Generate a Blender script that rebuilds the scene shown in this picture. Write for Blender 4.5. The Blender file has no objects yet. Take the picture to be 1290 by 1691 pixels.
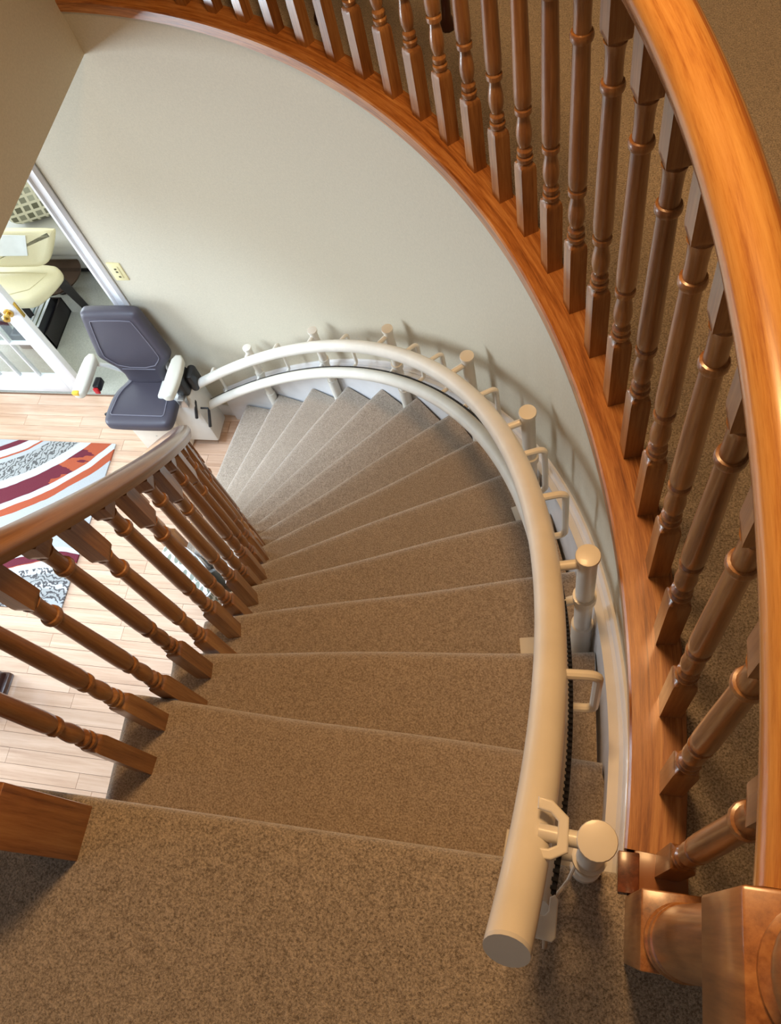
import bpy, bmesh, math, random
from mathutils import Vector, Matrix
random.seed(7)
S = bpy.context.scene
COL = S.collection
PI = math.pi

# ------------------------------------------------------------------ camera
CAM_H, TILT, ROLL, FPX, YAW = 1.5517, 0.49615, -0.37429, 1375.4, math.radians(27.6)
def rz(v, a): return Vector((v[0]*math.cos(a)-v[1]*math.sin(a), v[0]*math.sin(a)+v[1]*math.cos(a), v[2]))
fw = rz((0, math.sin(TILT), -math.cos(TILT)), YAW)
up0 = rz((0, math.cos(TILT), math.sin(TILT)), YAW)
rt0 = rz((1, 0, 0), YAW)
rt = rt0*math.cos(ROLL) + up0*math.sin(ROLL)
upv = -rt0*math.sin(ROLL) + up0*math.cos(ROLL)
cd = bpy.data.cameras.new('camera')
cam = bpy.data.objects.new('camera', cd)
COL.objects.link(cam)
cam.matrix_world = Matrix(((rt[0], upv[0], -fw[0], 0), (rt[1], upv[1], -fw[1], 0), (rt[2], upv[2], -fw[2], CAM_H), (0, 0, 0, 1)))
cd.sensor_fit = 'VERTICAL'
cd.sensor_height = 24.0
cd.lens = 24.0*FPX/1691.0
cd.clip_start = 0.02
S.camera = cam

# ------------------------------------------------------------------ light and exposure
S.view_settings.view_transform = 'Standard'
S.view_settings.look = 'None'
S.view_settings.exposure = 0.0
S.view_settings.gamma = 1.0
S.view_settings.use_curve_mapping = False
W = bpy.data.worlds.new('world')
S.world = W
W.use_nodes = True
W.node_tree.nodes['Background'].inputs[0].default_value = (0.75, 0.85, 1.0, 1)
W.node_tree.nodes['Background'].inputs[1].default_value = 0.6

def area(name, loc, target, sx, sy, power, col, spread=180):
    d = bpy.data.lights.new(name, 'AREA')
    d.shape = 'RECTANGLE'; d.size = sx; d.size_y = sy; d.energy = power; d.color = col
    d.spread = math.radians(spread)
    o = bpy.data.objects.new(name, d); COL.objects.link(o)
    o.location = loc
    o.rotation_euler = (Vector(target)-Vector(loc)).to_track_quat('-Z', 'Y').to_euler()
    return o
# daylight through the foyer window, the den window, the upstairs window; warm ceiling lamps upstairs
area('foyer_window_light', (-5.9, 1.1, -1.60), (-4.9, 1.1, -1.58), 1.8, 1.7, 235, (0.78, 0.90, 1.0))
area('foyer_tread_fill', (-2.45, 1.5, -0.24), (-2.45, 1.5, -2.0), 0.8, 0.8, 34, (0.60, 0.79, 1.0), 115)  # added overhead fill to brighten the lower treads and floor, no fixture here
area('den_window_light', (-5.85, 4.4, -1.3), (-4.0, 4.3, -1.6), 1.8, 1.5, 170, (0.80, 0.92, 1.0))
area('hall_ceiling_lamp_light', (-0.20, 1.1, 2.38), (-0.12, 1.1, 0.0), 0.45, 0.45, 41, (1.0, 0.58, 0.25))

# ------------------------------------------------------------------ shared dimensions
H = 0.193                                  # one riser
FLOOR = -14*H
CX, CY = -2.275, 0.286
A0, DA, EO = -0.1464, 0.12141, 0.0912      # winder angles and nosing offset
R_IN, R_OUT, R_WALL = 1.29, 2.347, 2.390
def pol(r, a, z=0.0): return Vector((CX+r*math.cos(a), CY+r*math.sin(a), z))
def hel(r, kp, hh): return pol(r, A0+kp*DA, hh-kp*H)
def nos(r, k):
    if k <= 0:
        x0, x1 = CX+1.305, CX+2.385
        t = (r-R_IN)/(R_OUT-R_IN)
        return Vector((x0+(x1-x0)*t, 0.096, 0))
    a = A0+k*DA
    return Vector((CX+r*math.cos(a)-EO*math.sin(a), CY+r*math.sin(a)+EO*math.cos(a), 0))

# ------------------------------------------------------------------ materials
MATS = {}
def newmat(name):
    m = bpy.data.materials.new(name); m.use_nodes = True
    nt = m.node_tree
    b = nt.nodes['Principled BSDF']
    MATS[name] = m
    return m, nt, b
def ND(nt, t, **kw):
    n = nt.nodes.new(t)
    for k, v in kw.items():
        if k in n.inputs: n.inputs[k].default_value = v
        else: setattr(n, k, v)
    return n
def ramp(nt, stops, interp='LINEAR'):
    r = nt.nodes.new('ShaderNodeValToRGB'); cr = r.color_ramp; cr.interpolation = interp
    while len(cr.elements) < len(stops): cr.elements.new(0.5)
    for e, (p, c) in zip(cr.elements, stops):
        e.position = p; e.color = (c[0], c[1], c[2], 1)
    return r
def srgb(r, g, b):
    f = lambda v: ((v/255+0.055)/1.055)**2.4 if v/255 > 0.04045 else v/255/12.92
    return (f(r), f(g), f(b))
def bump(nt, b, height, strength, dist=0.002):
    n = ND(nt, 'ShaderNodeBump'); n.inputs['Strength'].default_value = strength; n.inputs['Distance'].default_value = dist
    nt.links.new(height, n.inputs['Height']); nt.links.new(n.outputs[0], b.inputs['Normal'])
def plain(name, col, rough=0.5, metal=0.0, coat=0.0, bumpscale=None, bs=0.1, spec=0.5):
    m, nt, b = newmat(name)
    tc = ND(nt, 'ShaderNodeTexCoord')
    n = ND(nt, 'ShaderNodeTexNoise'); n.inputs['Scale'].default_value = bumpscale or 9.0; n.inputs['Detail'].default_value = 4
    nt.links.new(tc.outputs['Object'], n.inputs['Vector'])
    c0 = tuple(x*0.94 for x in col); c1 = tuple(min(1, x*1.05) for x in col)
    r = ramp(nt, [(0.3, c0), (0.7, c1)]); nt.links.new(n.outputs['Fac'], r.inputs[0])
    nt.links.new(r.outputs[0], b.inputs['Base Color'])
    b.inputs['Roughness'].default_value = rough; b.inputs['Metallic'].default_value = metal
    b.inputs['Coat Weight'].default_value = coat; b.inputs['Specular IOR Level'].default_value = spec
    if bumpscale: bump(nt, b, n.outputs['Fac'], bs)
    return m
def wood(name, dark, mid, light, mode='OBJ', rough=0.35, coat=0.5, grain=1.0, axis=2, streak=None, vary=0.25):
    m, nt, b = newmat(name)
    tc = ND(nt, 'ShaderNodeTexCoord'); oi = ND(nt, 'ShaderNodeObjectInfo')
    mp = ND(nt, 'ShaderNodeMapping')
    nt.links.new(tc.outputs['UV' if mode == 'UV' else 'Object'], mp.inputs['Vector'])
    sc = [60*grain]*3
    if mode == 'UV': sc = [3.2*grain, 60*grain, 1]
    else: sc[axis] = 3.2*grain
    mp.inputs['Scale'].default_value = sc
    off = ND(nt, 'ShaderNodeVectorMath', operation='SCALE'); off.inputs[0].default_value = (37, 53, 71)
    nt.links.new(oi.outputs['Random'], off.inputs['Scale'])
    ad = ND(nt, 'ShaderNodeVectorMath', operation='ADD')
    nt.links.new(mp.outputs[0], ad.inputs[0]); nt.links.new(off.outputs[0], ad.inputs[1])
    n1 = ND(nt, 'ShaderNodeTexNoise'); n1.inputs['Scale'].default_value = 0.55; n1.inputs['Detail'].default_value = 5; n1.inputs['Distortion'].default_value = 0.8
    n2 = ND(nt, 'ShaderNodeTexNoise'); n2.inputs['Scale'].default_value = 3.0; n2.inputs['Detail'].default_value = 6; n2.inputs['Roughness'].default_value = 0.7
    for n in (n1, n2): nt.links.new(ad.outputs[0], n.inputs['Vector'])
    mx = ND(nt, 'ShaderNodeMath', operation='MULTIPLY_ADD'); mx.inputs[1].default_value = 0.45
    nt.links.new(n2.outputs['Fac'], mx.inputs[0])
    ml = ND(nt, 'ShaderNodeMath', operation='MULTIPLY'); ml.inputs[1].default_value = 0.6
    nt.links.new(n1.outputs['Fac'], ml.inputs[0]); nt.links.new(ml.outputs[0], mx.inputs[2])
    r = ramp(nt, [(0.36, dark), (0.52, mid), (0.68, light)])
    nt.links.new(mx.outputs[0], r.inputs[0])
    hs = ND(nt, 'ShaderNodeHueSaturation')
    mr = ND(nt, 'ShaderNodeMapRange'); mr.inputs[3].default_value = 1-vary; mr.inputs[4].default_value = 1+vary
    nt.links.new(oi.outputs['Random'], mr.inputs[0]); nt.links.new(mr.outputs[0], hs.inputs['Value'])
    nt.links.new(r.outputs[0], hs.inputs['Color'])
    col = hs.outputs[0]
    if streak:                                   # a darker board joint running along the rail (v band)
        v0, v1, sc_ = streak
        sp = ND(nt, 'ShaderNodeSeparateXYZ'); nt.links.new(tc.outputs['UV'], sp.inputs[0])
        nz = ND(nt, 'ShaderNodeTexNoise'); nz.inputs['Scale'].default_value = 5
        nt.links.new(tc.outputs['UV'], nz.inputs['Vector'])
        wv = ND(nt, 'ShaderNodeMath', operation='MULTIPLY_ADD'); wv.inputs[1].default_value = 0.004
        nt.links.new(nz.outputs['Fac'], wv.inputs[0]); nt.links.new(sp.outputs['Y'], wv.inputs[2])
        rr = ramp(nt, [(0, (0, 0, 0)), (v0, (1, 1, 1)), (v1, (0, 0, 0))], 'CONSTANT')
        ms = ND(nt, 'ShaderNodeMath', operation='MULTIPLY'); ms.inputs[1].default_value = sc_
        nt.links.new(wv.outputs[0], ms.inputs[0]); nt.links.new(ms.outputs[0], rr.inputs[0])
        mixc = ND(nt, 'ShaderNodeMix', data_type='RGBA', blend_type='MIX')
        mixc.inputs[7].default_value = (*dark, 1)
        nt.links.new(rr.outputs[0], mixc.inputs[0]); nt.links.new(col, mixc.inputs[6]); col = mixc.outputs[2]
    nt.links.new(col, b.inputs['Base Color'])
    b.inputs['Roughness'].default_value = rough; b.inputs['Coat Weight'].default_value = coat; b.inputs['Coat Roughness'].default_value = 0.15
    bump(nt, b, mx.outputs[0], 0.12, 0.001)
    return m
def carpet(name, c0, c1, scale=260, big=3.0):
    m, nt, b = newmat(name)
    g = ND(nt, 'ShaderNodeNewGeometry')
    n = ND(nt, 'ShaderNodeTexNoise'); n.inputs['Scale'].default_value = scale; n.inputs['Detail'].default_value = 3; n.inputs['Roughness'].default_value = 0.75
    n2 = ND(nt, 'ShaderNodeTexNoise'); n2.inputs['Scale'].default_value = big; n2.inputs['Detail'].default_value = 5; n2.inputs['Roughness'].default_value = 0.6
    n3 = ND(nt, 'ShaderNodeTexNoise'); n3.inputs['Scale'].default_value = 70; n3.inputs['Detail'].default_value = 3
    for x in (n, n2, n3): nt.links.new(g.outputs['Position'], x.inputs['Vector'])
    s = ND(nt, 'ShaderNodeMath', operation='MULTIPLY_ADD'); s.inputs[1].default_value = 0.14
    nt.links.new(n3.outputs['Fac'], s.inputs[0])
    t = ND(nt, 'ShaderNodeMath', operation='MULTIPLY'); t.inputs[1].default_value = 0.86; nt.links.new(n.outputs['Fac'], t.inputs[0])
    nt.links.new(t.outputs[0], s.inputs[2])
    r = ramp(nt, [(0.36, c0), (0.64, c1)]); nt.links.new(s.outputs[0], r.inputs[0])
    hs = ND(nt, 'ShaderNodeHueSaturation'); mr = ND(nt, 'ShaderNodeMapRange'); mr.inputs[1].default_value = 0.3; mr.inputs[2].default_value = 0.7; mr.inputs[3].default_value = 0.96; mr.inputs[4].default_value = 1.04
    nt.links.new(n2.outputs['Fac'], mr.inputs[0]); nt.links.new(mr.outputs[0], hs.inputs['Value']); nt.links.new(r.outputs[0], hs.inputs['Color'])
    nt.links.new(hs.outputs[0], b.inputs['Base Color'])
    b.inputs['Roughness'].default_value = 0.95; b.inputs['Specular IOR Level'].default_value = 0.1
    b.inputs['Sheen Weight'].default_value = 0.7; b.inputs['Sheen Roughness'].default_value = 0.35
    bump(nt, b, s.outputs[0], 0.9, 0.006)
    return m

M_WALL = plain('wall_paint', srgb(200, 192, 172), 0.7, bumpscale=140, bs=0.06)
M_CEIL = plain('ceiling_paint', srgb(225, 222, 215), 0.9)
M_TRIM = plain('white_trim_paint', srgb(224, 224, 226), 0.35, coat=0.2)
M_LIFT = plain('lift_white_enamel', srgb(230, 225, 214), 0.36, coat=0.12)
M_LIFTG = plain('lift_grey_plastic', srgb(205, 203, 196), 0.4)
M_GREYCAP = plain('grey_end_cap', srgb(214, 212, 208), 0.5)
M_BLACK = plain('black_plastic', srgb(26, 26, 28), 0.4)
M_SEAT = plain('charcoal_vinyl', srgb(66, 62, 72), 0.5, bumpscale=400, bs=0.08)
M_SEATP = plain('seat_piping', srgb(104, 101, 112), 0.5)
M_ARM = plain('arm_pad_ivory', srgb(212, 208, 194), 0.4)
M_YEL = plain('yellow_plastic', srgb(225, 180, 60), 0.4)
M_RED = plain('red_plastic', srgb(190, 30, 35), 0.4)
M_STEEL = plain('brushed_steel', srgb(180, 180, 180), 0.3, metal=0.9)
M_BRASS = plain('brass', srgb(214, 176, 90), 0.22, metal=1.0)
M_IVORY = plain('ivory_plate', srgb(226, 216, 166), 0.4)
M_DARKHOLE = plain('dark_slot', srgb(70, 62, 40), 0.6)
M_CREAM = plain('cream_leather', srgb(222, 212, 176), 0.4, bumpscale=300, bs=0.06)
M_ESP = plain('espresso_wood', srgb(34, 29, 30), 0.4)
M_SOFA = plain('sofa_fabric', srgb(190, 188, 184), 0.9, bumpscale=350, bs=0.2)
M_PAPERGLARE = plain('white_paper_and_glare', srgb(235, 240, 245), 0.3, coat=0.3)  # book pages, and the glare panel on the cream chair
M_DKWOOD = plain('dark_mahogany', srgb(58, 28, 20), 0.3, coat=0.4)

OAK = (srgb(112, 68, 34), srgb(152, 102, 56), srgb(180, 132, 80))
M_OAK = wood('oak_baluster', *OAK, vary=0.14)
M_OAKN = wood('oak_newel', srgb(112, 64, 30), srgb(162, 106, 58), srgb(186, 134, 80), grain=0.8, vary=0.05)
M_RAILO = wood('oak_handrail', srgb(160, 100, 48), srgb(196, 140, 74), srgb(212, 160, 92), mode='UV', rough=0.25, coat=0.6, grain=2.2, streak=(0.1085, 0.1165, 1.0), vary=0.02)
M_RAILI = wood('oak_stair_handrail', srgb(120, 80, 50), srgb(150, 106, 68), srgb(172, 126, 84), mode='UV', rough=0.28, coat=0.5, vary=0.02)
M_LEDGE = wood('oak_ledge', srgb(112, 60, 26), srgb(172, 110, 56), srgb(204, 146, 86), mode='UV', rough=0.35, coat=0.25, grain=2.2, vary=0.02)
M_BLOCK = wood('oak_dark_block', srgb(84, 42, 24), srgb(118, 64, 36), srgb(140, 80, 46), vary=0.02)
M_PLANK = wood('hardwood_plank', srgb(182, 146, 120), srgb(200, 166, 140), srgb(212, 180, 156), rough=0.25, coat=0.4, grain=0.55, axis=0, vary=0.05)
M_SUB = plain('plank_joint', srgb(136, 100, 76), 0.8)
M_CARP = carpet('stair_carpet', srgb(138, 122, 106), srgb(206, 190, 172))
M_CARPU = carpet('hall_carpet', srgb(120, 108, 94), srgb(214, 198, 178))
M_CARPD = carpet('den_carpet', srgb(150, 150, 138), srgb(190, 190, 178))

def rug_material():
    m, nt, b = newmat('rug_weave')
    g = ND(nt, 'ShaderNodeNewGeometry'); sp = ND(nt, 'ShaderNodeSeparateXYZ'); nt.links.new(g.outputs['Position'], sp.inputs[0])
    def dist(cx, cy, jit=0.02, js=7):
        nz = ND(nt, 'ShaderNodeTexNoise'); nz.inputs['Scale'].default_value = js; nt.links.new(g.outputs['Position'], nz.inputs['Vector'])
        d = ND(nt, 'ShaderNodeVectorMath', operation='DISTANCE'); d.inputs[1].default_value = (cx, cy, FLOOR+0.012)
        nt.links.new(g.outputs['Position'], d.inputs[0])
        ma = ND(nt, 'ShaderNodeMath', operation='MULTIPLY_ADD'); ma.inputs[1].default_value = jit
        nt.links.new(nz.outputs['Fac'], ma.inputs[0]); nt.links.new(d.outputs['Value'], ma.inputs[2])
        return ma.outputs[0]
    def rng(val, lo, hi, stops):
        mr = ND(nt, 'ShaderNodeMapRange'); mr.inputs[1].default_value = lo; mr.inputs[2].default_value = hi
        nt.links.new(val, mr.inputs[0]); r = ramp(nt, stops, 'CONSTANT'); nt.links.new(mr.outputs[0], r.inputs[0]); return r.outputs[0]
    PALE = srgb(178, 182, 186); PALE2 = srgb(200, 203, 206); MAR = srgb(104, 30, 48); RUST = srgb(172, 82, 52); GR = srgb(166, 168, 168)
    d1 = dist(-4.30, 3.25)
    return m, nt, b, g, sp, dist, rng, (PALE, PALE2, MAR, RUST, GR)
_m, _nt, _b, _g, _sp, _dist, _rng, (PALE, PALE2, MAR, RUST, GR) = rug_material()
def rug_finish():
    nt, b = _nt, _b
    L = nt.links.new
    # upper sweep: circle about (-4.15, 3.38); band radius grows towards the near right corner
    d1 = _dist(-4.22, 3.42, 0.03, 5)
    Rb = 1.55
    lo, hi = 1.0, 2.2
    f = lambda v: (v-lo)/(hi-lo)
    stops = [(0.0, PALE), (f(1.16), MAR), (f(1.20), PALE2), (f(1.25), RUST), (f(1.265), PALE), (f(1.30), GR), (f(1.44), PALE2), (f(1.50), RUST), (f(1.615), PALE2), (f(1.66), RUST), (f(1.71), PALE)]
    up = _rng(d1, lo, hi, stops)
    # maroon streaks inside the rust band, stronger away from the right edge
    nz = ND(nt, 'ShaderNodeTexNoise'); nz.inputs['Scale'].default_value = 3.0; nz.inputs['Detail'].default_value = 3
    mp = ND(nt, 'ShaderNodeMapping'); mp.inputs['Rotation'].default_value = (0, 0, math.radians(-48)); mp.inputs['Scale'].default_value = (1.0, 5, 1)
    L(_g.outputs['Position'], mp.inputs['Vector']); L(mp.outputs[0], nz.inputs['Vector'])
    mrx = ND(nt, 'ShaderNodeMapRange'); mrx.inputs[1].default_value = -3.05; mrx.inputs[2].default_value = -3.6; mrx.inputs[3].default_value = -0.18; mrx.inputs[4].default_value = 0.35
    L(_sp.outputs['X'], mrx.inputs[0])
    ad = ND(nt, 'ShaderNodeMath', operation='ADD'); L(nz.outputs['Fac'], ad.inputs[0]); L(mrx.outputs[0], ad.inputs[1])
    th = ND(nt, 'ShaderNodeMath', operation='GREATER_THAN'); th.inputs[1].default_value = 0.5; L(ad.outputs[0], th.inputs[0])
    band = _rng(d1, lo, hi, [(0, (0, 0, 0)), (f(1.50), (1, 1, 1)), (f(1.615), (0, 0, 0))])
    mu = ND(nt, 'ShaderNodeMath', operation='MULTIPLY'); L(th.outputs[0], mu.inputs[0]); L(band, mu.inputs[1])
    mx = ND(nt, 'ShaderNodeMix', data_type='RGBA'); L(mu.outputs[0], mx.inputs[0]); L(up, mx.inputs[6]); mx.inputs[7].default_value = (*MAR, 1)
    # hatch in the grey band and in the lower corner
    wv = ND(nt, 'ShaderNodeTexWave', wave_type='BANDS'); wv.inputs['Scale'].default_value = 10; wv.inputs['Distortion'].default_value = 11; wv.inputs['Detail'].default_value = 3; wv.inputs['Detail Scale'].default_value = 2.5
    mp2 = ND(nt, 'ShaderNodeMapping'); mp2.inputs['Rotation'].default_value = (0, 0, math.radians(20)); L(_g.outputs['Position'], mp2.inputs['Vector']); L(mp2.outputs[0], wv.inputs['Vector'])
    gt = ND(nt, 'ShaderNodeMath', operation='GREATER_THAN'); gt.inputs[1].default_value = 0.66; L(wv.outputs['Fac'], gt.inputs[0])
    gb = _rng(d1, lo, hi, [(0, (0, 0, 0)), (f(1.30), (1, 1, 1)), (f(1.44), (0, 0, 0))])
    mu2 = ND(nt, 'ShaderNodeMath', operation='MULTIPLY'); L(gt.outputs[0], mu2.inputs[0]); L(gb, mu2.inputs[1])
    mx2 = ND(nt, 'ShaderNodeMix', data_type='RGBA'); L(mu2.outputs[0], mx2.inputs[0]); L(mx.outputs[2], mx2.inputs[6]); mx2.inputs[7].default_value = (*srgb(92, 92, 92), 1)
    # lower sweep around a second centre
    d2 = _dist(-3.05, 0.75, 0.03, 6)
    lo2, hi2 = 0.4, 1.2
    g2 = lambda v: (v-lo2)/(hi2-lo2)
    low = _rng(d2, lo2, hi2, [(0, PALE), (g2(0.60), GR), (g2(0.66), PALE2), (g2(0.70), GR), (g2(0.76), PALE2), (g2(0.84), RUST), (g2(0.845), MAR), (g2(0.90), PALE2)])
    hb = _rng(d2, lo2, hi2, [(0, (0, 0, 0)), (g2(0.58), (1, 1, 1)), (g2(0.80), (0, 0, 0))])
    wv2 = ND(nt, 'ShaderNodeTexWave', wave_type='BANDS'); wv2.inputs['Scale'].default_value = 9; wv2.inputs['Distortion'].default_value = 14; wv2.inputs['Detail'].default_value = 4; wv2.inputs['Detail Scale'].default_value = 2
    mp3 = ND(nt, 'ShaderNodeMapping'); mp3.inputs['Rotation'].default_value = (0, 0, math.radians(100)); L(_g.outputs['Position'], mp3.inputs['Vector']); L(mp3.outputs[0], wv2.inputs['Vector'])
    gt2 = ND(nt, 'ShaderNodeMath', operation='GREATER_THAN'); gt2.inputs[1].default_value = 0.66; L(wv2.outputs['Fac'], gt2.inputs[0])
    mu3 = ND(nt, 'ShaderNodeMath', operation='MULTIPLY'); L(gt2.outputs[0], mu3.inputs[0]); L(hb, mu3.inputs[1])
    mx3 = ND(nt, 'ShaderNodeMix', data_type='RGBA'); L(mu3.outputs[0], mx3.inputs[0]); L(low, mx3.inputs[6]); mx3.inputs[7].default_value = (*srgb(86, 84, 86), 1)
    sel = ND(nt, 'ShaderNodeMath', operation='LESS_THAN'); sel.inputs[1].default_value = 0.93; L(d2, sel.inputs[0])
    mx4 = ND(nt, 'ShaderNodeMix', data_type='RGBA'); L(sel.outputs[0], mx4.inputs[0]); L(mx2.outputs[2], mx4.inputs[6]); L(mx3.outputs[2], mx4.inputs[7])
    # weave
    n = ND(nt, 'ShaderNodeTexNoise'); n.inputs['Scale'].default_value = 180; L(_g.outputs['Position'], n.inputs['Vector'])
    hs = ND(nt, 'ShaderNodeHueSaturation'); mr = ND(nt, 'ShaderNodeMapRange'); mr.inputs[3].default_value = 0.8; mr.inputs[4].default_value = 1.15
    L(n.outputs['Fac'], mr.inputs[0]); L(mr.outputs[0], hs.inputs['Value']); L(mx4.outputs[2], hs.inputs['Color']); L(hs.outputs[0], b.inputs['Base Color'])
    b.inputs['Roughness'].default_value = 0.95
    bump(nt, b, n.outputs['Fac'], 0.5, 0.004)
rug_finish()
M_RUG = _m

def cushion_material():
    m, nt, b = newmat('cushion_squares')
    tc = ND(nt, 'ShaderNodeTexCoord')
    mp = ND(nt, 'ShaderNodeMapping'); mp.inputs['Scale'].default_value = (1, 1, 1)
    nt.links.new(tc.outputs['UV'], mp.inputs['Vector'])
    br = ND(nt, 'ShaderNodeTexBrick'); br.offset = 0.0; br.squash = 1.0
    br.inputs['Color1'].default_value = (*srgb(176, 176, 160), 1); br.inputs['Color2'].default_value = (*srgb(92, 90, 72), 1); br.inputs['Mortar'].default_value = (*srgb(214, 210, 192), 1)
    br.inputs['Scale'].default_value = 1.0; br.inputs['Mortar Size'].default_value = 0.009; br.inputs['Brick Width'].default_value = 0.06; br.inputs['Row Height'].default_value = 0.055; br.inputs['Mortar Smooth'].default_value = 0.05
    nt.links.new(mp.outputs[0], br.inputs['Vector']); nt.links.new(br.outputs['Color'], b.inputs['Base Color'])
    b.inputs['Roughness'].default_value = 0.9
    return m
M_CUSH = cushion_material()
def leaf_material():
    m, nt, b = newmat('leaf_print')
    tc = ND(nt, 'ShaderNodeTexCoord')
    mp = ND(nt, 'ShaderNodeMapping'); mp.inputs['Scale'].default_value = (26, 13, 1)
    nt.links.new(tc.outputs['UV'], mp.inputs['Vector'])
    v = ND(nt, 'ShaderNodeTexVoronoi'); v.inputs['Scale'].default_value = 1.0; v.inputs['Randomness'].default_value = 0.35
    nt.links.new(mp.outputs[0], v.inputs['Vector'])
    r = ramp(nt, [(0, srgb(120, 124, 108)), (0.40, srgb(226, 226, 218))], 'CONSTANT'); nt.links.new(v.outputs['Distance'], r.inputs[0])
    nt.links.new(r.outputs[0], b.inputs['Base Color']); b.inputs['Roughness'].default_value = 0.5
    return m
M_LEAF = leaf_material()
def glass_material():
    m, nt, b = newmat('door_glass')
    tr = ND(nt, 'ShaderNodeBsdfTransparent'); tr.inputs[0].default_value = (0.93, 0.97, 0.97, 1)
    gl = ND(nt, 'ShaderNodeBsdfGlossy'); gl.inputs['Roughness'].default_value = 0.02
    lw = ND(nt, 'ShaderNodeLayerWeight'); lw.inputs['Blend'].default_value = 0.35
    fr = ND(nt, 'ShaderNodeMath', operation='MULTIPLY_ADD'); fr.inputs[1].default_value = 0.35; fr.inputs[2].default_value = 0.04
    nt.links.new(lw.outputs['Facing'], fr.inputs[0])
    mx = ND(nt, 'ShaderNodeMixShader'); nt.links.new(fr.outputs[0], mx.inputs[0]); nt.links.new(tr.outputs[0], mx.inputs[1]); nt.links.new(gl.outputs[0], mx.inputs[2])
    nt.links.new(mx.outputs[0], nt.nodes['Material Output'].inputs['Surface'])
    return m
M_GLASS = glass_material()
def smoked():
    m, nt, b = newmat('smoked_acrylic')
    b.inputs['Base Color'].default_value = (0.30, 0.20, 0.15, 1); b.inputs['Roughness'].default_value = 0.05
    b.inputs['Transmission Weight'].default_value = 0.9; b.inputs['IOR'].default_value = 1.15
    return m
M_SMOKE = smoked()
def rack_material():
    m, nt, b = newmat('rack_teeth')
    b.inputs['Base Color'].default_value = (0.02, 0.02, 0.022, 1); b.inputs['Roughness'].default_value = 0.45
    return m
M_RACK = rack_material()

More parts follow.
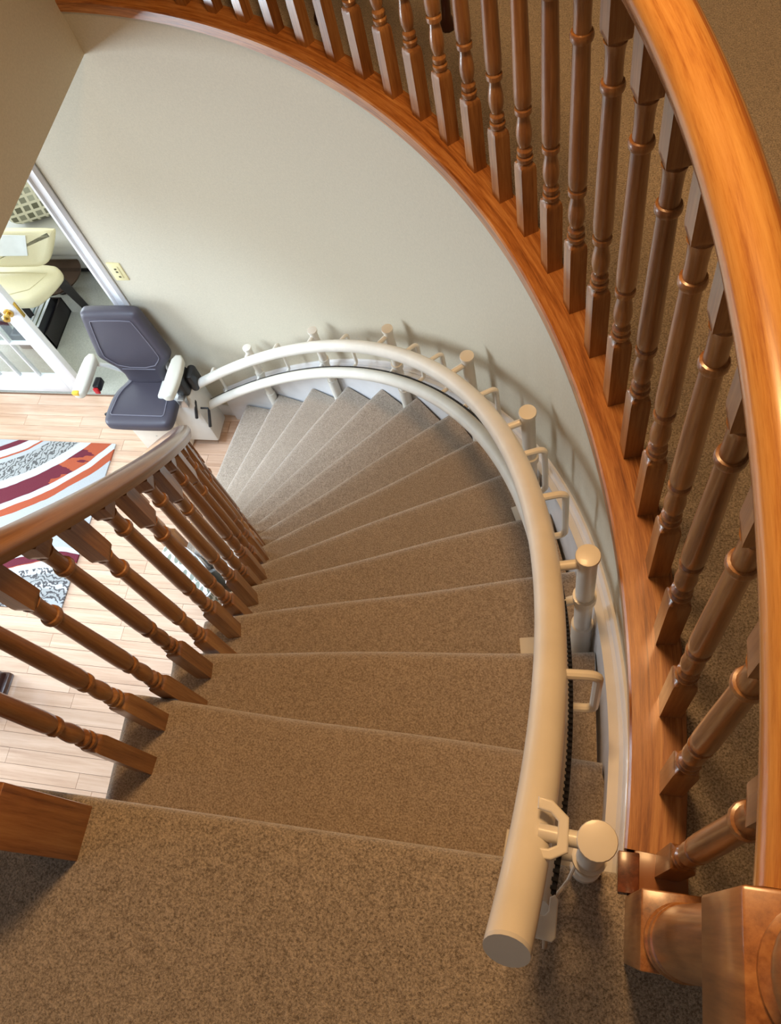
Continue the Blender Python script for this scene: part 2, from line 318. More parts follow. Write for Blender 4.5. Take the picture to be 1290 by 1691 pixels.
# ------------------------------------------------------------------ mesh helpers
class MB:
    def __init__(s): s.v = []; s.f = []; s.uv = []
    def add(s, vs, fs, uvs=None):
        o = len(s.v); s.v += [Vector(x) for x in vs]
        for i, f in enumerate(fs):
            s.f.append([o+j for j in f])
            s.uv.append(uvs[i] if uvs else None)
    def box(s, lo, hi, rot=0, piv=None):
        x0, y0, z0 = lo; x1, y1, z1 = hi
        vs = [(x0, y0, z0), (x1, y0, z0), (x1, y1, z0), (x0, y1, z0), (x0, y0, z1), (x1, y0, z1), (x1, y1, z1), (x0, y1, z1)]
        if rot:
            p = Vector(piv or ((x0+x1)/2, (y0+y1)/2, 0)); vs = [rz(Vector(v)-p, rot)+p for v in vs]
        s.add(vs, [(0, 3, 2, 1), (4, 5, 6, 7), (0, 1, 5, 4), (1, 2, 6, 5), (2, 3, 7, 6), (3, 0, 4, 7)])
    def rbox(s, lo, hi, b=0.005, rot=0, piv=None):       # bevelled box
        bm = bmesh.new()
        bmesh.ops.create_cube(bm, size=1)
        c = [(lo[i]+hi[i])/2 for i in range(3)]; d = [hi[i]-lo[i] for i in range(3)]
        for v in bm.verts: v.co = Vector((c[0]+v.co.x*d[0], c[1]+v.co.y*d[1], c[2]+v.co.z*d[2]))
        bmesh.ops.bevel(bm, geom=bm.edges[:], offset=min(b, min(d)*0.45), segments=2, affect='EDGES', profile=0.5)
        bm.verts.index_update()
        vs = [v.co.copy() for v in bm.verts]
        if rot:
            p = Vector(piv or (c[0], c[1], 0)); vs = [rz(v-p, rot)+p for v in vs]
        s.add(vs, [[v.index for v in f.verts] for f in bm.faces]); bm.free()
    def tube(s, pts, r, n=12, cap=True):
        pts = [Vector(p) for p in pts]; rings = []
        prevn = None
        for i, p in enumerate(pts):
            t = (pts[min(i+1, len(pts)-1)]-pts[max(i-1, 0)]).normalized()
            if prevn is None:
                ref = Vector((0, 0, 1)) if abs(t.z) < 0.9 else Vector((1, 0, 0))
                nn = (ref-t*ref.dot(t)).normalized()
            else: nn = (prevn-t*prevn.dot(t)).normalized()
            prevn = nn; bb = t.cross(nn)
            rad = r[i] if isinstance(r, (list, tuple)) else r
            rings.append([p+nn*rad*math.cos(2*PI*j/n)+bb*rad*math.sin(2*PI*j/n) for j in range(n)])
        vs = [v for rg in rings for v in rg]; fs = []; uvs = []
        L = 0
        for i in range(len(rings)-1):
            d = (pts[i+1]-pts[i]).length
            for j in range(n):
                fs.append((i*n+j, i*n+(j+1) % n, (i+1)*n+(j+1) % n, (i+1)*n+j))
                uvs.append([(L, j/n), (L, (j+1)/n), (L+d, (j+1)/n), (L+d, j/n)])
            L += d
        if cap:
            fs.append(tuple(reversed(range(n)))); uvs.append([(0, 0)]*n)
            m = (len(rings)-1)*n; fs.append(tuple(range(m, m+n))); uvs.append([(0, 0)]*n)
        s.add(vs, fs, uvs)
    def lathe(s, prof, n=20, c=(0, 0, 0), square=None):
        """prof: list of (radius, z, sq) ; sq=1 square section"""
        vs = []; fs = []
        for pr in prof:
            r, z = pr[0], pr[1]; sq = pr[2] if len(pr) > 2 else 0
            for j in range(n):
                a = 2*PI*j/n+PI/4
                k = 1.0
                if sq: k = 1.0/max(abs(math.cos(a)), abs(math.sin(a)))
                vs.append((c[0]+r*k*math.cos(a), c[1]+r*k*math.sin(a), c[2]+z))
        for i in range(len(prof)-1):
            for j in range(n): fs.append((i*n+j, i*n+(j+1) % n, (i+1)*n+(j+1) % n, (i+1)*n+j))
        fs.append(tuple(reversed(range(n)))); m = (len(prof)-1)*n; fs.append(tuple(range(m, m+n)))
        s.add(vs, fs)
    def sweep(s, path, prof, cap=True):
        """path: list of (point, outward normal); prof: closed list of (a outward, b up) """
        n = len(prof); per = [0]
        for j in range(n):
            p, q = prof[j], prof[(j+1) % n]; per.append(per[-1]+math.hypot(q[0]-p[0], q[1]-p[1]))
        vs = []; fs = []; uvs = []; L = 0
        for p, nn in path:
            for a, b_ in prof: vs.append(p+nn*a+Vector((0, 0, b_)))
        for i in range(len(path)-1):
            d = (path[i+1][0]-path[i][0]).length
            for j in range(n):
                fs.append((i*n+j, (i+1)*n+j, (i+1)*n+(j+1) % n, i*n+(j+1) % n))
                uvs.append([(L, per[j]), (L+d, per[j]), (L+d, per[j+1]), (L, per[j+1])])
            L += d
        if cap:
            fs.append(tuple(range(n))); uvs.append([(prof[j][0], prof[j][1]) for j in range(n)])
            m = (len(path)-1)*n; fs.append(tuple(reversed(range(m, m+n)))); uvs.append([(prof[n-1-j][0], prof[n-1-j][1]) for j in range(n)])
        s.add(vs, fs, uvs)
    def pillow(s, poly, thick, rad, org, ax, ay, az, nseg=3, dome=0.0):
        """soft slab: poly in (ax, ay), thickness along az, edges rounded by rad"""
        def inset(P, d):
            out = []; n = len(P)
            for i in range(n):
                p0, p1, p2 = Vector((*P[i-1], 0)), Vector((*P[i], 0)), Vector((*P[(i+1) % n], 0))
                e1 = (p1-p0).normalized(); e2 = (p2-p1).normalized()
                n1 = Vector((-e1.y, e1.x, 0)); n2 = Vector((-e2.y, e2.x, 0))
                nn = (n1+n2).normalized(); c = max(0.5, nn.dot(n1))
                q = p1+nn*(d/c); out.append((q.x, q.y))
            return out
        A = sum(poly[i][0]*poly[(i+1) % len(poly)][1]-poly[(i+1) % len(poly)][0]*poly[i][1] for i in range(len(poly)))
        if A < 0: poly = poly[::-1]
        n = len(poly); rings = []
        rad = min(rad, thick/2)
        for i in range(nseg+1):
            t = i/nseg*PI/2; rings.append((inset(poly, rad*(1-math.sin(t))), -thick/2+rad*(1-math.cos(t))))
        for i in range(nseg+1):
            t = i/nseg*PI/2; rings.append((inset(poly, rad*(1-math.cos(t))), thick/2-rad*(1-math.sin(t))))
        rings.append((inset(poly, rad*1.25), thick/2+dome*0.4))
        vs = []; fs = []; uvs = []
        org, ax, ay, az = Vector(org), Vector(ax), Vector(ay), Vector(az)
        flat = []
        for P, w in rings:
            for u, v in P: vs.append(org+ax*u+ay*v+az*w); flat.append((u, v))
        for i in range(len(rings)-1):
            for j in range(n):
                f = (i*n+j, i*n+(j+1) % n, (i+1)*n+(j+1) % n, (i+1)*n+j); fs.append(f); uvs.append([flat[q] for q in f])
        f = tuple(reversed(range(n))); fs.append(f); uvs.append([flat[q] for q in f])
        m = (len(rings)-1)*n; f = tuple(range(m, m+n)); fs.append(f); uvs.append([flat[q] for q in f])
        s.add(vs, fs, uvs)
    def mesh(s, name, smooth=35):
        me = bpy.data.meshes.new(name)
        me.from_pydata([tuple(v) for v in s.v], [], s.f)
        if any(u for u in s.uv):
            ul = me.uv_layers.new(name='UVMap'); i = 0
            for p, u in zip(me.polygons, s.uv):
                for q in range(p.loop_total): ul.data[p.loop_start+q].uv = u[q] if u else (0, 0)
        bm = bmesh.new(); bm.from_mesh(me); bmesh.ops.recalc_face_normals(bm, faces=bm.faces); bm.to_mesh(me); bm.free()
        if smooth:
            me.polygons.foreach_set('use_smooth', [True]*len(me.polygons))
            me.set_sharp_from_angle(angle=math.radians(smooth))
        me.update()
        return me

def chaikin(P, n=2):
    for _ in range(n):
        Q = []
        for i in range(len(P)):
            a, b_ = P[i], P[(i+1) % len(P)]
            Q += [(a[0]*.75+b_[0]*.25, a[1]*.75+b_[1]*.25), (a[0]*.25+b_[0]*.75, a[1]*.25+b_[1]*.75)]
        P = Q
    return P

ORG = {}
def worg(o):
    return ORG.get(o.name, Vector((0, 0, 0)))
def root(name, loc, label, cat, group=None):
    o = bpy.data.objects.new(name, None); COL.objects.link(o); o.location = loc; o.empty_display_size = 0.05
    o['label'] = label; o['category'] = cat
    if group: o['group'] = group
    ORG[o.name] = Vector(loc)
    return o
def obj(name, mb, mat, parent=None, smooth=35, loc=None, rot=0, label=None):
    """mb in world coordinates; or with loc/rot given, in local ones"""
    me = mb if isinstance(mb, bpy.types.Mesh) else mb.mesh(name, smooth)
    if not me.materials: me.materials.append(mat)
    o = bpy.data.objects.new(name, me); COL.objects.link(o)
    w = Vector(loc) if loc is not None else Vector((0, 0, 0))
    if parent is not None:
        o.parent = parent; o.location = w-worg(parent)
    else: o.location = w
    if rot: o.rotation_euler = (0, 0, rot)
    ORG[o.name] = w
    if label: o['label'] = label
    return o
def structure(name, mb, mat, parent=None, smooth=35):
    o = obj(name, mb, mat, parent, smooth)
    if parent is None: o['kind'] = 'structure'
    return o
def tag(o, label, cat, group=None):
    o['label'] = label; o['category'] = cat
    if group: o['group'] = group
    return o

def arcpath(r, a0, a1, n, z=0.0):
    return [(pol(r, a0+(a1-a0)*i/n, z), Vector((math.cos(a0+(a1-a0)*i/n), math.sin(a0+(a1-a0)*i/n), 0))) for i in range(n+1)]
def helpath(r, k0, k1, n, hh):
    out = []
    for i in range(n+1):
        k = k0+(k1-k0)*i/n; a = A0+k*DA
        out.append((hel(r, k, hh), Vector((math.cos(a), math.sin(a), 0))))
    return out

# ================================================================== THE SETTING
# curved stairwell wall, ending tangent to the den doorway
mb = MB()
path = arcpath(R_WALL, -0.45, 1.43, 60)
path += [(Vector((-2.18, 2.676, 0)), Vector((0.10, 0.995, 0)).normalized()), (Vector((-2.42, 2.695, 0)), Vector((0, 1, 0)))]
mb.sweep(path, [(0, FLOOR-0.02), (0.10, FLOOR-0.02), (0.10, -0.042), (0, -0.042)])
structure('wall_curved', mb, M_WALL)
# wall round the den doorway
mb = MB()
mb.box((-4.3, 2.70, -0.64), (-2.43, 2.83, -0.2))
mb.box((-6.1, 2.70, FLOOR-0.02), (-4.14, 2.83, -0.2))
structure('wall_back', mb, M_WALL, smooth=0)
# second-floor wall hanging over the foyer edge
mb = MB(); mb.box((-1.99, 0.13, -0.205), (-1.87, 4.9, 2.42))
structure('wall_upper_left', mb, M_WALL, smooth=0)
# foyer walls (outside the picture, they close the room)
mb = MB()
for lo, hi in (((-6.1, -4.1, FLOOR), (-6.0, 0.2, -0.2)), ((-6.1, 2.0, FLOOR), (-6.0, 3.5, -0.2)), ((-6.1, 0.2, FLOOR), (-6.0, 2.0, -2.48)), ((-6.1, 0.2, -0.72), (-6.0, 2.0, -0.2)),
               ((-6.1, 5.3, FLOOR), (-6.0, 6.0, -0.2)), ((-6.1, 3.5, FLOOR), (-6.0, 5.3, -2.1)), ((-6.1, 3.5, -0.5), (-6.0, 5.3, -0.2))): mb.box(lo, hi)
structure('wall_left', mb, M_WALL, smooth=0)
mb = MB(); mb.box((-6.1, 5.9, FLOOR), (-1.9, 6.0, -0.2)); structure('wall_den_back', mb, M_WALL, smooth=0)
mb = MB(); mb.box((-2.42, 2.83, FLOOR), (-2.33, 5.9, -0.2)); structure('wall_den_right', mb, M_WALL, smooth=0)
mb = MB(); mb.box((-6.1, -4.1, FLOOR), (3.1, -4.0, 2.42)); structure('wall_front', mb, M_WALL, smooth=0)
mb = MB(); mb.box((3.0, -4.0, -0.3), (3.1, 5.0, 2.42)); structure('wall_right', mb, M_WALL, smooth=0)
mb = MB(); mb.box((-1.87, 4.8, -0.3), (3.0, 4.9, 2.42)); structure('wall_upper_back', mb, M_WALL, smooth=0)
mb = MB(); mb.box((0.3, -4.0, FLOOR), (0.4, -0.6, -0.28)); structure('wall_under_landing', mb, M_WALL, smooth=0)
mb = MB()
mb.box((-6.1, -4.1, -0.2), (-1.99, 6.0, -0.06))
structure('ceiling_foyer', mb, M_CEIL, smooth=0)
mb = MB(); mb.box((-3.2, -4.1, 2.42), (3.1, 5.0, 2.5)); structure('ceiling', mb, M_CEIL, smooth=0)

# landing and upper hall, carpeted, with a rolled nosing at the first step
mb = MB()
XL, XR = -1.86, 0.112
prof = [(0, -0.30), (0, -0.012), (0, -0.012)]
zt = -0.006
yb = 0.104
sec = [(-3.9, zt), (-1.0, zt), (0.03, zt)]
for i in range(7):
    t = PI/2-i*PI/6*0.98; sec.append((yb-0.022+0.022*math.cos(t), zt-0.022+0.022*math.sin(t)))
sec += [(yb-0.03, zt-0.05), (yb-0.03, -0.30), (-3.9, -0.30)]
n = len(sec)
vs = [(XL, y, z) for y, z in sec]+[(-0.985, y, z) for y, z in sec]+[(XR, y, z) for y, z in sec]
fs = []
for i in (0, 1):
    for j in range(n): fs.append((i*n+j, i*n+(j+1) % n, (i+1)*n+(j+1) % n, (i+1)*n+j))
fs += [tuple(range(n)), tuple(reversed(range(2*n, 3*n)))]
mb.add(vs, fs)
structure('floor_landing', mb, M_CARPU)
mb = MB()
N = 48
vs = []; fs = []
ring = []
for i in range(N+1):
    a = -0.10+(1.44+0.10)*i/N
    p = pol(2.472, a); d = Vector((math.cos(a), math.sin(a), 0))
    t = min((2.98-p.x)/d.x if d.x > 1e-4 else 99, (4.79-p.y)/d.y if d.y > 1e-4 else 99, 9)
    q = p+d*t
    for P in (p, q):
        for z in (-0.012, -0.24): vs.append((P.x, P.y, z))
for i in range(N):
    o, w = i*4, (i+1)*4
    fs += [(o, o+2, w+2, w), (o+1, w+1, w+3, o+3), (o, w, w+1, o+1), (o+2, o+3, w+3, w+2)]
mb.add(vs, fs)
structure('floor_upper', mb, M_CARPU)
mb = MB(); mb.box((XR, -3.9, -0.24), (2.98, 0.05, -0.0065)); structure('floor_upper_right', mb, M_CARPU, smooth=0)

# foyer hardwood: every plank a piece
mb = MB(); mb.box((-6.0, -4.0, FLOOR-0.06), (0.3, 2.83, FLOOR-0.010)); 
floor = structure('floor', mb, M_SUB, smooth=0)
PW = 0.0826
lens = [0.42, 0.62, 0.84, 1.06]
pm = []
for L in lens:
    b_ = MB(); b_.box((0.0009, 0.0009, -0.012), (L-0.0009, PW-0.0009, 0)); pm.append(b_.mesh('plank'))
y = 2.70-0.0
row = 0
while y > -0.45:
    y -= PW; row += 1
    x = -5.0-random.random()*0.3+0.45 if y > 1.0 else -4.4-random.random()*0.3
    xe = -1.15
    while x < xe:
        rr = math.hypot(x-CX, y-CY)
        i = random.randrange(4)
        obj('plank', pm[i], M_PLANK, floor, loc=(x, y, FLOOR))
        x += lens[i]
# strip of planks in the doorway
x = -4.9
while x < -2.35:
    i = random.randrange(4)
    if x+lens[i] > -2.2: break
    obj('plank', pm[i], M_PLANK, floor, loc=(x, 2.70, FLOOR)); x += lens[i]
mb = MB(); mb.box((-6.0, 2.80, FLOOR-0.05), (-2.33, 5.9, FLOOR+0.004))
structure('floor_den', mb, M_CARPD, smooth=0)

# skirt board climbing the curved wall, with a moulded cap
mb = MB(); cap = MB()
NS = 90; bot = []; top = []
pth = []
for i in range(NS+1):
    k = -0.6+(13.75+0.6)*i/NS
    a = A0+k*DA; zs = -k*H+0.065
    pth.append((a, max(FLOOR, zs-0.45), min(zs+0.145, -0.05)))
vs = []; fs = []
for a, z0, z1 in pth:
    for r, z in ((2.352, z0), (2.352, z1), (2.3905, z1), (2.3905, z0)): p = pol(r, a, z); vs.append(p)
for i in range(NS):
    o, w = i*4, i*4+4
    for j in range(4): fs.append((o+j, o+(j+1) % 4, w+(j+1) % 4, w+j))
fs += [(0, 1, 2, 3), (NS*4+3, NS*4+2, NS*4+1, NS*4)]
mb.add(vs, fs)
trim1 = structure('trim_1', mb, M_TRIM)
cp = [(pol(2.39, a, z1), Vector((math.cos(a), math.sin(a), 0))) for a, z0, z1 in pth]
cap.sweep(cp, [(0, -0.004), (-0.018, -0.004), (-0.020, 0.006), (-0.013, 0.012), (-0.011, 0.024), (-0.006, 0.030), (0, 0.031)])
obj('skirt_cap', cap, M_TRIM, trim1)
# baseboard along the flat bit of wall
mb = MB()
bp = [(pol(R_WALL, 1.43+0.09, FLOOR)*1, Vector((0.0, 1, 0)))]
pA = Vector((CX+R_WALL*math.cos(1.435), CY+R_WALL*math.sin(1.435), FLOOR))
mb.sweep([(pA, Vector((0.14, 0.99, 0))), (Vector((-2.18, 2.676, FLOOR)), Vector((0.10, 0.995, 0))), (Vector((-2.42, 2.695, FLOOR)), Vector((0, 1, 0)))],
         [(0.01, 0), (-0.014, 0), (-0.014, 0.07), (-0.008, 0.085), (-0.004, 0.098), (0.01, 0.10)])
structure('baseboard_back', mb, M_TRIM)
# doorway casing: moulded board on the wall face, jamb behind
mb = MB()
cs = [(0, 0.0), (0.088, 0.0), (0.088, 0.010), (0.070, 0.020), (0.060, 0.014), (0.030, 0.014), (0.020, 0.022), (0.006, 0.020), (0, 0.012)]
vs = []; fs = []
for z in (FLOOR, -0.55):
    for u, w in cs: vs.append((-2.512+u, 2.697-w, z))
m_ = len(cs)
for j in range(m_): fs.append((j, (j+1) % m_, m_+(j+1) % m_, m_+j))
fs += [tuple(range(m_)), tuple(range(m_, 2*m_))]
mb.add(vs, fs)
mb.box((-2.515, 2.697, FLOOR), (-2.43, 2.83, -0.62))
structure('trim_2', mb, M_TRIM)
# foyer and den windows (outside the picture)
for i, (y0, y1, z0, z1) in enumerate(((0.2, 2.0, -2.48, -0.72), (3.5, 5.3, -2.1, -0.5))):
    mb = MB()
    for lo, hi in (((-6.08, y0, z0), (-6.02, y0+0.06, z1)), ((-6.08, y1-0.06, z0), (-6.02, y1, z1)), ((-6.08, y0, z0), (-6.02, y1, z0+0.06)), ((-6.08, y0, z1-0.06), (-6.02, y1, z1)), ((-6.07, (y0+y1)/2-0.02, z0), (-6.03, (y0+y1)/2+0.02, z1))): mb.box(lo, hi)
    structure('window_%d' % (i+1), mb, M_TRIM, smooth=0)

# white glazed door, left leaf of the den doorway
mb = MB()
DX0, DX1, DZ0, DZ1, DY0, DY1 = -4.125, -3.285, FLOOR+0.012, -0.66, 2.80, 2.842
mb.rbox((DX1-0.115, DY0, DZ0), (DX1, DY1, DZ1), 0.004)
door = structure('door_1', mb, M_TRIM)
b2 = MB(); b2.rbox((DX0, DY0, DZ0), (DX0+0.11, DY1, DZ1), 0.004); obj('stile', b2, M_TRIM, door)
b2 = MB(); b2.rbox((DX0+0.11, DY0, DZ0), (DX1-0.115, DY1, DZ0+0.165), 0.004); obj('bottom_rail', b2, M_TRIM, door)
b2 = MB(); b2.rbox((DX0+0.11, DY0, DZ1-0.12), (DX1-0.115, DY1, DZ1), 0.004); obj('top_rail', b2, M_TRIM, door)
gx0, gx1, gz0, gz1 = DX0+0.11, DX1-0.115, DZ0+0.165, DZ1-0.12
ncol, nrow = 4, 5
for i in range(1, ncol):
    x = gx0+(gx1-gx0)*i/ncol
    b2 = MB(); b2.rbox((x-0.006, DY0+0.006, gz0), (x+0.006, DY1-0.006, gz1), 0.003); obj('muntin', b2, M_TRIM, door)
for i in range(1, nrow):
    z = gz0+(gz1-gz0)*i/nrow
    b2 = MB(); b2.rbox((gx0, DY0+0.007, z-0.006), (gx1, DY1-0.007, z+0.006), 0.003); obj('muntin', b2, M_TRIM, door)
for i in range(ncol):
    for j in range(nrow):
        b2 = MB(); b2.box((gx0+(gx1-gx0)*i/ncol+0.01, DY0+0.019, gz0+(gz1-gz0)*j/nrow+0.01), (gx0+(gx1-gx0)*(i+1)/ncol-0.01, DY0+0.023, gz0+(gz1-gz0)*(j+1)/nrow-0.01))
        obj('pane', b2, M_GLASS, door, smooth=0)
kz, kx = -1.86, -3.345
b2 = MB(); b2.tube([(kx, DY0, kz), (kx, DY0-0.012, kz), (kx, DY0-0.014, kz), (kx, DY0-0.03, kz), (kx, DY0-0.038, kz), (kx, DY0-0.052, kz), (kx, DY0-0.062, kz)], [0.03, 0.03, 0.012, 0.011, 0.024, 0.027, 0.014], 16)
obj('door_knob', b2, M_BRASS, door)
b2 = MB(); b2.rbox((DX1-0.001, DY0+0.010, kz-0.06), (DX1+0.003, DY1-0.010, kz+0.06), 0.001); obj('latch_plate', b2, M_BRASS, door)

# ================================================================== THE STAIRCASE
stair = root('staircase', (CX+1.8, CY+0.9, FLOOR), 'curved staircase of beige carpeted winder steps turning down to the foyer', 'staircase')
rs = [R_IN, R_IN+0.006, R_IN+0.02, R_IN+0.04]+[R_IN+0.04+(R_OUT-R_IN-0.04)*i/12 for i in range(1, 13)]
drop = {0: 0.030, 1: 0.012, 2: 0.003}
for k in range(1, 14):
    b_ = MB(); vs = []; fs = []
    for si, r in enumerate(rs):
        Pb, Pf = nos(r, k-1), nos(r, k)
        a = A0+k*DA; nn = Vector((-math.sin(a), math.cos(a), 0))
        ab = A0+(k-1)*DA if k > 1 else PI/2-PI/2
        nb = Vector((-math.sin(A0+(k-1)*DA), math.cos(A0+(k-1)*DA), 0)) if k > 1 else Vector((0, 1, 0))
        z = -k*H; dz = drop.get(si, 0)
        wob = 0.0025*math.sin(r*9+k*2.1)
        ring = [Pb-nb*0.03+Vector((0, 0, z-dz))]
        for t in (0.2, 0.4, 0.6, 0.8): ring.append(Pb.lerp(Pf, t)-(nb*0.03*(1-t))+Vector((0, 0, z-dz)))
        for q in range(8):
            t = PI/2-q*PI/7; ring.append(Pf+nn*(-0.026+0.026*math.cos(t)+wob)+Vector((0, 0, z-0.024+0.024*math.sin(t)-dz*0.7)))
        ring.append(Pf-nn*0.028+Vector((0, 0, z-0.062)))
        zb = -(k+1)*H if k < 13 else FLOOR
        ring.append(Pf-nn*0.027+Vector((0, 0, zb)))
        ring.append(Pb-nb*0.03+Vector((0, 0, zb)))
        vs += ring
    n = len(ring)
    for i in range(len(rs)-1):
        for j in range(n): fs.append((i*n+j, i*n+(j+1) % n, (i+1)*n+(j+1) % n, (i+1)*n+j))
    fs += [tuple(range(n)), tuple(reversed(range((len(rs)-1)*n, len(rs)*n)))]
    b_.add(vs, fs)
    obj('tread', b_, M_CARP, stair, smooth=50)
# inner stringer under the tread ends, dark stained
b_ = MB(); vs = []; fs = []
for i in range(61):
    kp = 0.8+13.3*i/60; a = A0+kp*DA; zs = -kp*H+0.105
    for r, z in ((R_IN-0.004, max(zs-0.50, FLOOR)), (R_IN-0.004, max(zs-0.26, FLOOR+0.01)), (R_IN-0.03, max(zs-0.26, FLOOR+0.01)), (R_IN-0.03, max(zs-0.50, FLOOR))): vs.append(pol(r, a, z))
for i in range(60):
    o, w = i*4, i*4+4
    for j in range(4): fs.append((o+j, o+(j+1) % 4, w+(j+1) % 4, w+j))
fs += [(0, 1, 2, 3), (243, 242, 241, 240)]
b_.add(vs, fs)
obj('stringer', b_, M_TRIM, stair, label='white painted curved stringer under the inner tread ends')

# ------------------------------------------------------------------ balusters, rails and newels
def baluster_mesh(total, sq=0.205, bead=0.660, blk=0.738, s=0.0188):
    r0 = s
    P = [(r0, 0, 1), (r0, sq-0.016, 1), (r0*0.93, sq-0.004, 1), (r0*0.80, sq+0.003), (r0*1.0, sq+0.010), (r0*1.0, sq+0.017), (r0*0.74, sq+0.022), (r0*0.92, sq+0.028), (r0*0.92, sq+0.036), (r0*0.62, sq+0.044)]
    v0 = sq+0.044; v1 = sq+0.125
    for i in range(1, 8):
        t = i/8; P.append((r0*(0.62+0.36*math.sin(PI*(t**0.8))**1.0*(1-0.25*t)), v0+(v1-v0)*t))
    P += [(r0*0.66, v1), (r0*0.98, v1+0.004), (r0*1.0, v1+0.010), (r0*0.98, v1+0.015), (r0*0.78, v1+0.019), (r0*0.98, v1+0.030), (r0*1.0, v1+0.055)]
    P += [(r0*0.93, v1+0.16), (r0*0.80, bead-0.010), (r0*0.80, bead-0.0085), (r0*0.98, bead-0.0075), (r0*1.06, bead-0.003), (r0*1.06, bead+0.003), (r0*0.98, bead+0.0075), (r0*0.80, bead+0.0085)]
    P += [(r0*0.76, bead+0.03), (r0*0.80, blk-0.020), (r0*0.90, blk-0.008), (r0*0.98, blk-0.003), (r0*0.86, blk-0.001), (r0*0.86, blk), (r0*0.96, blk+0.004, 1), (r0*1.0, blk+0.014, 1), (r0*1.0, total, 1)]
    b_ = MB(); b_.lathe(P, 16); return b_.mesh('baluster', 32)
def newel(parent, x, y, z0=0.0, dy=0.0):
    nw = obj('newel_post', MB_box((x-0.051, y-0.051, z0-0.20), (x+0.051, y+0.049, z0+0.285), 0.003), M_OAKN, parent, loc=(0, 0, 0))
    b_ = MB()
    P = [(0.046, 0.285), (0.0475, 0.290), (0.0475, 0.302), (0.044, 0.304), (0.0445, 0.318), (0.0455, 0.345), (0.0455, 0.352), (0.043, 0.354), (0.0435, 0.37), (0.041, 0.50), (0.038, 0.70), (0.0365, 0.760), (0.0365, 0.762), (0.0410, 0.763), (0.0425, 0.769), (0.0410, 0.775), (0.0365, 0.776), (0.0375, 0.785), (0.043, 0.806)]
    b_.lathe([(r, z+z0) for r, z in P], 32, (x, y-0.010, 0)); obj('turned_shaft', b_, M_OAKN, nw)
    obj('top_block', MB_box((x-0.051, y+dy-0.048, z0+0.805), (x+0.047, y+dy+0.046, z0+0.965), 0.003), M_OAKN, nw)
    b_ = MB(); b_.lathe([(0.044, 0.965), (0.044, 0.970), (0.036, 0.974), (0.030, 0.980), (0.036, 0.990), (0.044, 1.002), (0.047, 1.020), (0.043, 1.040), (0.031, 1.056), (0.013, 1.064), (0.002, 1.066)], 32, (x, y+dy, z0))
    obj('finial', b_, M_OAKN, nw)
    return nw
def MB_box(lo, hi, b=0.004):
    m = MB(); m.rbox(lo, hi, b); return m

RAILP = [(-0.024, 0.0), (0.024, 0.0), (0.027, 0.010), (0.030, 0.018), (0.0335, 0.027), (0.034, 0.038), (0.030, 0.050), (0.021, 0.059), (0.008, 0.0635), (-0.008, 0.0635), (-0.021, 0.059), (-0.030, 0.050), (-0.034, 0.038), (-0.0335, 0.027), (-0.030, 0.018), (-0.027, 0.010)]
# landing railing round the top of the stairwell
R_B = 2.455
lr = root('landing_railing', pol(R_B, 0.6, 0), 'long curved oak railing with orange handrail guarding the upper hall', 'railing')
b_ = MB(); b_.sweep(arcpath(R_B, -0.098, 1.40, 90, 0.842), RAILP); obj('handrail', b_, M_RAILO, lr, smooth=60, label='glossy orange oak handrail')
b_ = MB(); b_.sweep(arcpath(2.435, -0.060, 1.405, 90, 0.0), [(-0.050, -0.040), (-0.050, -0.005), (-0.046, 0.0), (0.046, 0.0), (0.048, -0.004), (0.048, -0.035), (-0.030, -0.045), (-0.040, -0.042)])
obj('base_cap', b_, M_LEDGE, lr, smooth=30)
b_ = MB(); b_.rbox((0.122, 0.070, -0.04), (0.208, 0.146, -0.001), 0.002); obj('base_cap_end', b_, M_LEDGE, lr)
b_ = MB(); b_.rbox((0.096, 0.074, -0.055), (0.130, 0.138, 0.003), 0.0015); obj('end_block', b_, M_BLOCK, lr, label='small dark oak block at the foot of the newel')
bal = baluster_mesh(0.845)
for i in range(27):
    a = -0.067+0.0546*i
    obj('baluster', bal, M_OAK, lr, loc=pol(R_B, a, 0.0), rot=a)
newel(lr, 0.160, 0.021, 0.0, -0.024)
# stair railing on the open side
R_I = 1.392
sr = root('stair_railing', pol(R_I, 0.6, FLOOR), 'oak railing with brown handrail spiralling down the open side of the stairs', 'railing')
KE = 13.9
b_ = MB(); b_.sweep(helpath(R_I+0.012, -0.35, KE, 110, 0.838), RAILP); obj('handrail', b_, M_RAILI, sr, smooth=60, label='brown oak handrail descending in a spiral')
for n_ in range(1, 14):
    for t in (0.13, 0.68):
        kt = n_-1+t                                    # true step position
        kp = kt+0.54
        a = A0+kp*DA
        if n_ == 13 and t > 0.5: continue
        tot = 0.845-kp*H+n_*H
        me = baluster_mesh(tot, 0.25 if t < 0.5 else 0.20, 0.685, 0.757, 0.0188)
        obj('baluster', me, M_OAK, sr, loc=pol(R_I, a, -n_*H-0.002), rot=a)
newel(sr, -0.930, 0.037)
# bottom newel of the stair railing
pb = pol(R_I, A0+14.0*DA)
b_ = MB(); b_.lathe([(0.04, 0, 1), (0.04, 0.30, 1), (0.030, 0.32), (0.036, 0.33), (0.028, 0.345), (0.034, 0.40), (0.030, 0.55), (0.034, 0.58), (0.028, 0.60), (0.036, 0.615), (0.04, 0.63, 1), (0.04, 0.90, 1), (0.034, 0.92, 1), (0.02, 0.93, 1)], 16, (pb.x, pb.y, FLOOR))
obj('newel_post', b_, M_OAKN, sr)

